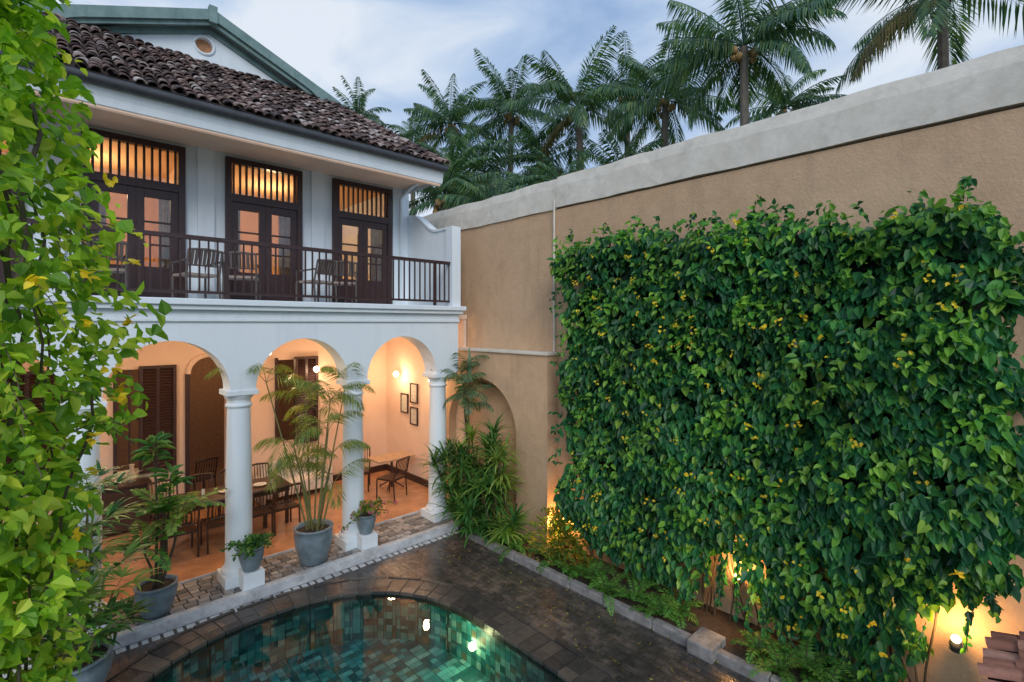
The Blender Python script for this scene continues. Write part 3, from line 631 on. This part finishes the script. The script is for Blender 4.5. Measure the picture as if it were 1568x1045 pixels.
a.add(V,[(i*40+j,(i+1)*40+j,(i+1)*40+j+1,i*40+j+1) for i in range(59) for j in range(39)],4)  # near-black sheet behind the leaves, depth shade in the gaps as colour
for k in range(46):
    Y0=rng.uniform(.5,5.5); z=np.linspace(-.05,rng.uniform(1,2.2),12); Pp=np.stack([6.86+.05*np.sin(z*4+k),Y0+.12*np.sin(z*2.3+k*2)+.1*z,z],1); a.tube(Pp,.012,3,5)
a.obj('wall_creeper',[F_ivy,F_yel,foliage('highlit_creeper_leaves',[(0,(.07,.26,.04)),(1,(.26,.50,.07))],.3,.45,1.5),M_stem,simple('shade_backing',(.008,.018,.009),.9)])

# ------------------------------------------------------------------ foreground vine (left)
view=np.array([.686,.728,0]); right=np.array([.728,-.686,0])
cx,cy=(view*2.5+right*-2.74)[:2]
zk=np.array([-.1,1,2,2.4,2.8,3.1,3.5,4,4.4,4.8,5.1,5.5,6.2,6.8]); rk=np.array([.2,.25,.30,.35,.40,.48,.54,.57,.58,.49,.40,.29,.22,.1])
a=Acc(); n=9500
z=rng.uniform(1.2,6.6,n); th=rng.uniform(0,2*math.pi,n); rr=np.interp(z,zk,rk)
lump=.16*np.sin(th*3+z*3.7)+.12*np.sin(th*5-z*7.1)+.07*np.sin(z*13+th*2)
f=1-rng.exponential(.2,n).clip(0,.9); r_=rr*(1+lump*1.5)*f
P=np.stack([cx+r_*np.cos(th),cy+r_*np.sin(th),z],1); out=np.stack([np.cos(th),np.sin(th),0*th],1)
D=out*.6+np.array([[0,0,-.5]])+rv(n,.55); Nn=out*.5+np.array([[0,0,.8]])+rv(n,.5)
L=rng.uniform(.045,.11,n); leaves(a,P,D,Nn,L,L*rng.uniform(.6,.85,n),0)
for k in range(170):
    z0=rng.uniform(1.5,6.2); th0=rng.uniform(0,2*math.pi); r0=np.interp(z0,zk,rk)*.85; st=np.array([cx+r0*math.cos(th0),cy+r0*math.sin(th0),z0])
    dr=np.array([math.cos(th0),math.sin(th0),rng.uniform(-.5,.9)]); ln=rng.uniform(.12,.36); ss=np.linspace(0,1,8)[:,None]
    Pp=st+unit(dr)*ln*ss+np.array([0,0,-.5])*ln*ss**2; a.tube(Pp,.003,1,4)
    q=max(5,int(ln/.022)); ti=np.linspace(.05,1,q); P=np.stack([np.interp(ti,ss[:,0],Pp[:,j]) for j in range(3)],1)
    L=rng.uniform(.045,.095,q)*np.linspace(1,.6,q); leaves(a,P,unit(dr)*.6+rv(q,.6),np.array([[0,0,1.]])+rv(q,.4),L,L*.75,2 if k%3==0 else 0)  # every third sprig takes the sunlit yellow tone as its leaf colour
for k in range(30):
    z0=rng.uniform(2.4,5.2); th0=rng.uniform(-2.2,1.0); r0=np.interp(z0,zk,rk)*1.2; c=np.array([[cx+r0*math.cos(th0),cy+r0*math.sin(th0),z0]]); q=5
    leaves(a,c+rv(q,.008),rv(q,1),np.array([[0,0,1.]])+rv(q,.4),.05,.042,3)
for k in range(30):
    zz=np.linspace(-.12,rng.uniform(2.5,6),30); ph=rng.uniform(0,6); rr=rng.uniform(.03,.45)*np.interp(zz,zk,rk)/.5
    Pp=np.stack([cx+rr*np.cos(ph+zz*.6)+.03*np.sin(zz*9+k),cy+rr*np.sin(ph+zz*.6)+.03*np.cos(zz*7+k),zz],1); a.tube(Pp,rng.uniform(.004,.012),1,5)
a.obj('climbing_vine',[F_vine,M_stem,foliage('lit_vine_leaves',[(0,(.42,.54,.05)),(1,(.75,.70,.10))],.45),F_yel])
px_,py_=(view*2.6+right*-3.1)[:2]
a=Acc(); a.box(px_-.07,px_+.07,py_-.07,py_+.07,G,6.0); a.box(px_-.13,px_+.13,py_-.13,py_+.13,G-.01,.1); a.box(px_-.1,px_+.1,py_-.1,py_+.1,6,6.06); a.obj('trellis_post',M_tan,bevel=.01)

# ------------------------------------------------------------------ pots and plants
def pot(parent,x,y,z,r,h):
    a=Acc(); a.lathe((x,y,z),[(.001,.0),(r*.62,0),(r*.70,.03),(r*.95,h*.55),(r*1.0,h*.78),(r*.93,h*.93),(r*1.02,h*.95),(r*1.02,h),(r*.9,h),(r*.86,h*.88)],0,28)
    a.lathe((x,y,z+h*.88),[(.001,.01),(r*.87,0)],1,20); a.obj('pot',[M_pot,M_soil],parent,smooth=True)
p=empty('potted_areca_palm'); X0,Y0=3.36,8.42; pot(p,X0,Y0,0.01,.31,.60); a=Acc()
for k in range(11):
    t=k*.571+rng.normal(0,.3); rr=rng.uniform(.02,.16); hh=(2.35,1.2,1.9,2.1,.9,2.5,1.5,1.1,2.2,1.7,.7)[k]; b=np.array([X0+rr*math.cos(t),Y0+rr*math.sin(t),.55]); top=b+np.array([math.cos(t)*.26*hh,math.sin(t)*.16*hh,hh])
    a.tube([b,(b+top)/2+np.array([0,0,.03]),top],[.016,.013,.009],1,6)
    for j in range(4): frond(a,top,t+j*1.57+rng.normal(0,.4),rng.uniform(.5,1.3),rng.uniform(1.4,2.3),rng.uniform(.6,1.0),30,.30,.014,0,1,hang=.55,rr=.006,start=.22,fwd=.7)
a.obj('fronds',[F_areca,M_cane],p)
def bushy(name,x,y,z,r,h,leafm,blossom,n=380,L0=.06,potr=.2,poth=.38,nb=20):
    p=empty(name); pot(p,x,y,z,potr,poth); a=Acc(); b=np.array([x,y,z+poth*.9])
    for k in range(16):
        t=rng.uniform(0,6.28); e=rng.uniform(.1,1.4); ln=rng.uniform(.5,1)*r*1.4; ss=np.linspace(0,1,7)[:,None]; dr=np.array([math.cos(t)*math.cos(e),math.sin(t)*math.cos(e),math.sin(e)*h/r*.6+.3])
        Pp=b+dr*ln*ss+np.array([0,0,-.5*ln])*ss**2; a.tube(Pp,.004,2,4); q=n//16; ti=rng.uniform(.25,1,q); P=np.stack([np.interp(ti,ss[:,0],Pp[:,j]) for j in range(3)],1)+rv(q,.02)
        L=rng.uniform(.6,1.2,q)*L0; leaves(a,P,dr*.4+rv(q,.6),np.array([[0,0,1.]])+rv(q,.5),L,L*.6,0)
        if nb:
            P=Pp[-1]+rv(6,.03); leaves(a,P,rv(6),rv(6),.04,.04,1)
    a.obj('foliage',[leafm,blossom,M_stem],p)
bushy('potted_shrub',2.36,8.30,.26,.36,.44,F_drac,F_yel,680,.06,.18,.35,0)
bushy('potted_bougainvillea',4.27,8.34,.26,.50,.48,F_areca,F_pink,600,.06,.17,.34,1)
p=empty('potted_frangipani'); X0,Y0=1.18,8.40; pot(p,X0,Y0,.01,.25,.42); a=Acc()
for k,(dx,dy,hh) in enumerate(((-.02,.0,1.95),(.12,-.05,1.5),(.22,.05,.85),(-.12,-.08,.55),(.05,-.1,1.0))):
    b=np.array([X0+dx*.3,Y0+dy*.3,.4]); top=b+np.array([dx,dy,hh]); a.tube([b,(b+top)/2+np.array([.03,.02,0]),top],[.022,.018,.012],1,6)
    if k in (0,1):
        q=32; th=rng.uniform(0,6.28,q); D=np.stack([np.cos(th),np.sin(th),rng.uniform(-.3,.9,q)],1); leaves(a,top+D*.03+np.c_[np.zeros((q,2)),rng.uniform(-.25,.05,q)],D,np.array([[0,0,1.]])+rv(q,.2),rng.uniform(.16,.28,q),.075,0)
    else:
        for j in range(9): frond(a,top,j*.7+rng.normal(0,.2),rng.uniform(.2,1.1),rng.uniform(.8,1.5),rng.uniform(.45,.7),14,.15,.055,2 if k==2 else 3,1,hang=.1,rr=.008,start=.1,fwd=.5)
a.obj('foliage',[F_drac,M_stem,F_bright,F_fern],p)
p=empty('potted_lady_palm'); X0,Y0=.28,7.25; pot(p,X0,Y0,G,.34,.5); a=Acc()
for k in range(34):
    t=rng.uniform(0,6.28); rr=rng.uniform(0,.25); hh=rng.uniform(.2,1.9); b=np.array([X0+rr*math.cos(t),Y0+rr*math.sin(t),.3]); top=b+np.array([.25*math.cos(t)-.02,.25*math.sin(t),hh]); a.tube([b,top],.010,1,5)
    for j in range(4):
        az=t+j*1.57+rng.normal(0,.3); st=top+np.array([math.cos(az)*.18,math.sin(az)*.18,.08]); a.tube([top,st],.004,1,4)
        for q in range(9): strap(a,st,az+(q-4)*.33,rng.uniform(.1,.7),rng.uniform(.6,1.3),rng.uniform(.24,.38),.038,2 if k%3==0 else 0)
a.obj('foliage',[F_drac,M_cane,F_bright],p)
a=Acc()
for k in range(58):
    t=rng.uniform(0,6.28); rr=rng.uniform(0,.9)**.8; hh=rng.uniform(.2,2.15)*(1-.28*rr); b=np.array([6.40+.26*math.cos(t)*rr,7.56+rr*math.sin(t)*.95,-.05]); top=b+np.array([-.34*rr+rng.normal(0,.12)-.12,.25*math.sin(t),hh]); a.tube([b,(b+top)/2,top],.014,1,5)
    for j in range(34): strap(a,top+np.array([0,0,rng.uniform(-.12,.05)]),rng.uniform(0,6.28),rng.uniform(-.1,1.35),rng.uniform(.6,1.7),rng.uniform(.32,.58),.042,2 if k%4==0 else 0)
a.obj('dracaena_thicket',[F_drac,M_stem,F_bright])
a=Acc()
b=np.array([6.55,8.25,0]); 
for k in range(4):
    top=b+np.array([-.26+.06*k,.15*k-.3,2.3+.22*k]); a.tube([b,(b+top)/2+np.array([.03,0,0]),top],.010,1,6)
    for j in range(7): frond(a,top,rng.uniform(0,6.28),rng.uniform(.3,1.3),rng.uniform(1.2,2.0),rng.uniform(.6,.95),24,.22,.022,0,1,hang=.4,rr=.006)
strap(a,(6.45,8.1,2.9),2.5,1.5,.2,.75,.09,0); strap(a,(6.45,8.1,2.9),1.0,1.35,.2,.65,.08,0)
a.obj('slender_palm',[F_palm,M_stem])
def fern(x,y,s,m=0):
    for j in range(11): frond(a,(x,y,-.03),j*.57+rng.normal(0,.25),rng.uniform(.5,1.3),rng.uniform(1.2,2.0),s*rng.uniform(.7,1.1),22,.10*s/.5,.018,0,1,hang=.1,rr=.004,start=.08,fwd=.25)
a=Acc()
for x,y,s in ((6.15,7.2,.5),(6.25,6.85,.5),(6.1,6.5,.45),(6.4,7.0,.6),(6.3,5.6,.5),(6.15,5.2,.45),(6.35,4.9,.6),(6.12,4.5,.5),(6.3,4.1,.5),(6.15,3.7,.45),(6.4,3.5,.5),(6.35,2.4,.45),(6.2,2.1,.45),(6.45,1.9,.5),(6.2,1.6,.4),(6.4,1.3,.5),(6.2,1.0,.45),(6.4,.6,.5),(6.3,5.9,.4)): fern(x+.05,y,s)
a.obj('fern_border',[F_fern,M_stem])
a=Acc(); n=900; th=rng.uniform(0,6.28,n); ph=rng.uniform(0,1.5,n); lum=1+.3*np.sin(th*3+ph*4); rr=.46*lum*(1-rng.exponential(.2,n).clip(0,.8)); P=np.stack([6.52+rr*np.cos(th)*np.cos(ph)*.8,5.65+rr*np.sin(th)*np.cos(ph)*1.2,.0+rr*np.sin(ph)*1.5],1)
leaves(a,P,P-np.array([6.55,5.7,.1])+rv(n,.25),np.array([[-.3,-.3,1]])+rv(n,.4),rng.uniform(.06,.12,n),.045,0)
a.obj('yellow_lit_shrub',[foliage('yellow_lit_leaves',[(0,(.05,.12,.02)),(.6,(.16,.24,.03)),(1,(.40,.28,.04))],.35)])  # yellowish light on this shrub is painted into the leaf colours
a=Acc()
for j in range(9): frond(a,(6.75,.0,.2),rng.uniform(1.2,4.6),rng.uniform(.7,1.3),rng.uniform(1.0,1.8),1.35,34,.3,.03,0,1,hang=.25,rr=.01)
a.obj('garden_palm',[F_drac,M_cane])
a=Acc(); n=170; P=np.stack([rng.uniform(4.95,6.0,n),rng.uniform(1.5,7.8,n),np.full(n,G+.012)],1); P2=np.stack([rng.uniform(0,6,40),rng.uniform(8.25,9.0,40),np.full(40,.028)],1); P=np.concatenate([P,P2]); n=len(P)
D=rv(n); D[:,2]*=.08; leaves(a,P,D,np.array([[0,0,1.]])+rv(n,.12),rng.uniform(.03,.07,n),.028,0,curl=.02,fold=.06)
a.obj('fallen_leaves',[foliage('fallen_leaf_litter',[(0,(.10,.07,.03)),(.5,(.20,.15,.05)),(1,(.28,.30,.06))],.1,.6)])

# small tiled roof lower right
p=empty('gate_roof'); a=Acc(); ax2=unit(np.array([0,-1.,.38])); nm2=unit(np.array([0,.38,1.])); sd2=np.array([1.,0,0])
for r_ in range(9):
    for c in range(6):
        rot=rng.normal(0,.04); P=np.array([5.08+c*.165+rng.normal(0,.010),.30+rng.normal(0,.015),1.30])+ax2*r_*.2+nm2*rng.normal(.03,.01); tile(a,P,unit(ax2+sd2*rot),unit(sd2-ax2*rot),nm2,.15,.27,.055)
a.obj('tiles',M_tile2,p)
a=Acc(); V=[(5.0,.30,1.29),(6.05,.30,1.29),(6.05,-1.4,1.94),(5.0,-1.4,1.94),(5.0,.30,1.21),(6.05,.30,1.21),(6.05,-1.4,1.86),(5.0,-1.4,1.86)]
a.add(V,[(0,1,2,3),(7,6,5,4),(0,4,5,1),(1,5,6,2),(2,6,7,3),(3,7,4,0)]); a.box(5.1,5.25,-.3,-.15,G,1.42); a.box(5.8,5.95,-.3,-.15,G,1.42); a.box(5.1,5.25,-1.3,-1.15,G,1.79); a.box(5.8,5.95,-1.3,-1.15,G,1.79)
a.obj('roof_frame',M_wood,p)

# ------------------------------------------------------------------ coconut palms
def coconut(acc,x,y,z,r,nf=26,lean=(0,0),nl=44):
    z0=G; k=10; t=np.linspace(0,1,k)[:,None]; b=np.array([x+lean[0],y+lean[1],z0]); top=np.array([x,y,z]); P=b+(top-b)*t; P[:,0]-=lean[0]*.5*np.sin(np.pi*t[:,0]); P[:,1]-=lean[1]*.5*np.sin(np.pi*t[:,0])
    acc.tube(P,np.linspace(.24,.14,k),0,8)
    wind=rng.normal(.2,.1)
    for i in range(nf):
        az=i*2.399+rng.normal(0,.3); f=i/nf; e0=1.5-1.9*f**.9+rng.normal(0,.16); dry=f>.92 and rng.uniform()<.5
        frond(acc,top+np.array([0,0,.1]),az,e0,rng.uniform(.7,1.7)*(1-.25*f),r*rng.uniform(.85,1.15),nl,r*.24,.066,2 if dry else 1,2 if dry else 1,hang=rng.uniform(.4,1.0),rr=.035,start=.13,fwd=.55,twist=wind+rng.normal(0,.3))
    for i in range(12):
        t=rng.uniform(0,6.28); c=top+np.array([.34*math.cos(t),.34*math.sin(t),rng.uniform(-.5,-.05)]); rr=.13
        acc.lathe(c,[(max(.002,rr*math.sin(q)),-rr*1.1*math.cos(q)) for q in np.linspace(0,math.pi,6)],3,7)
MP=[M_trunk,F_palm,F_dry,M_coco]
for x,y,z,r,l in ((18.4,7.4,13.9,3.7,(.8,.5)),(22.2,2.4,15.1,4.3,(-1.4,.5)),(20,11.4,13.7,3.3,(1.6,0)),(18,14.7,13.8,3.4,(-1.2,1)),(19.2,20.4,15.7,3.4,(1.2,0)),(17.9,24.3,15.8,3.1,(0,1.5))):
    a=Acc(); coconut(a,x,y,z,r,23,l,48); a.obj('coconut_palm',MP)
a=Acc()
for x,y,z,r in ((15.8,31.8,17.8,2.5),(18.4,29.4,16.0,2.7),(15.5,18.4,11.1,2.8),(11.75,16.4,8.9,2.4),(19,17.9,12.2,2.8),(23,15.4,16.2,3.0),(25.9,8.6,14.2,2.5),(13.1,17.9,10.4,2.5),(15.2,13.2,8.9,2.4),(12,13.6,8.0,2.1),(13,27,12.6,2.6),(17,21,10.4,2.8),(18.6,12.6,10.4,2.6)):
    coconut(a,x,y,z,r,19,(rng.normal(0,.9),rng.normal(0,.9)),36)
a.obj('distant_palm_grove',MP)
print('faces',sum(len(o.data.polygons) for o in bpy.data.objects if o.type=='MESH'))
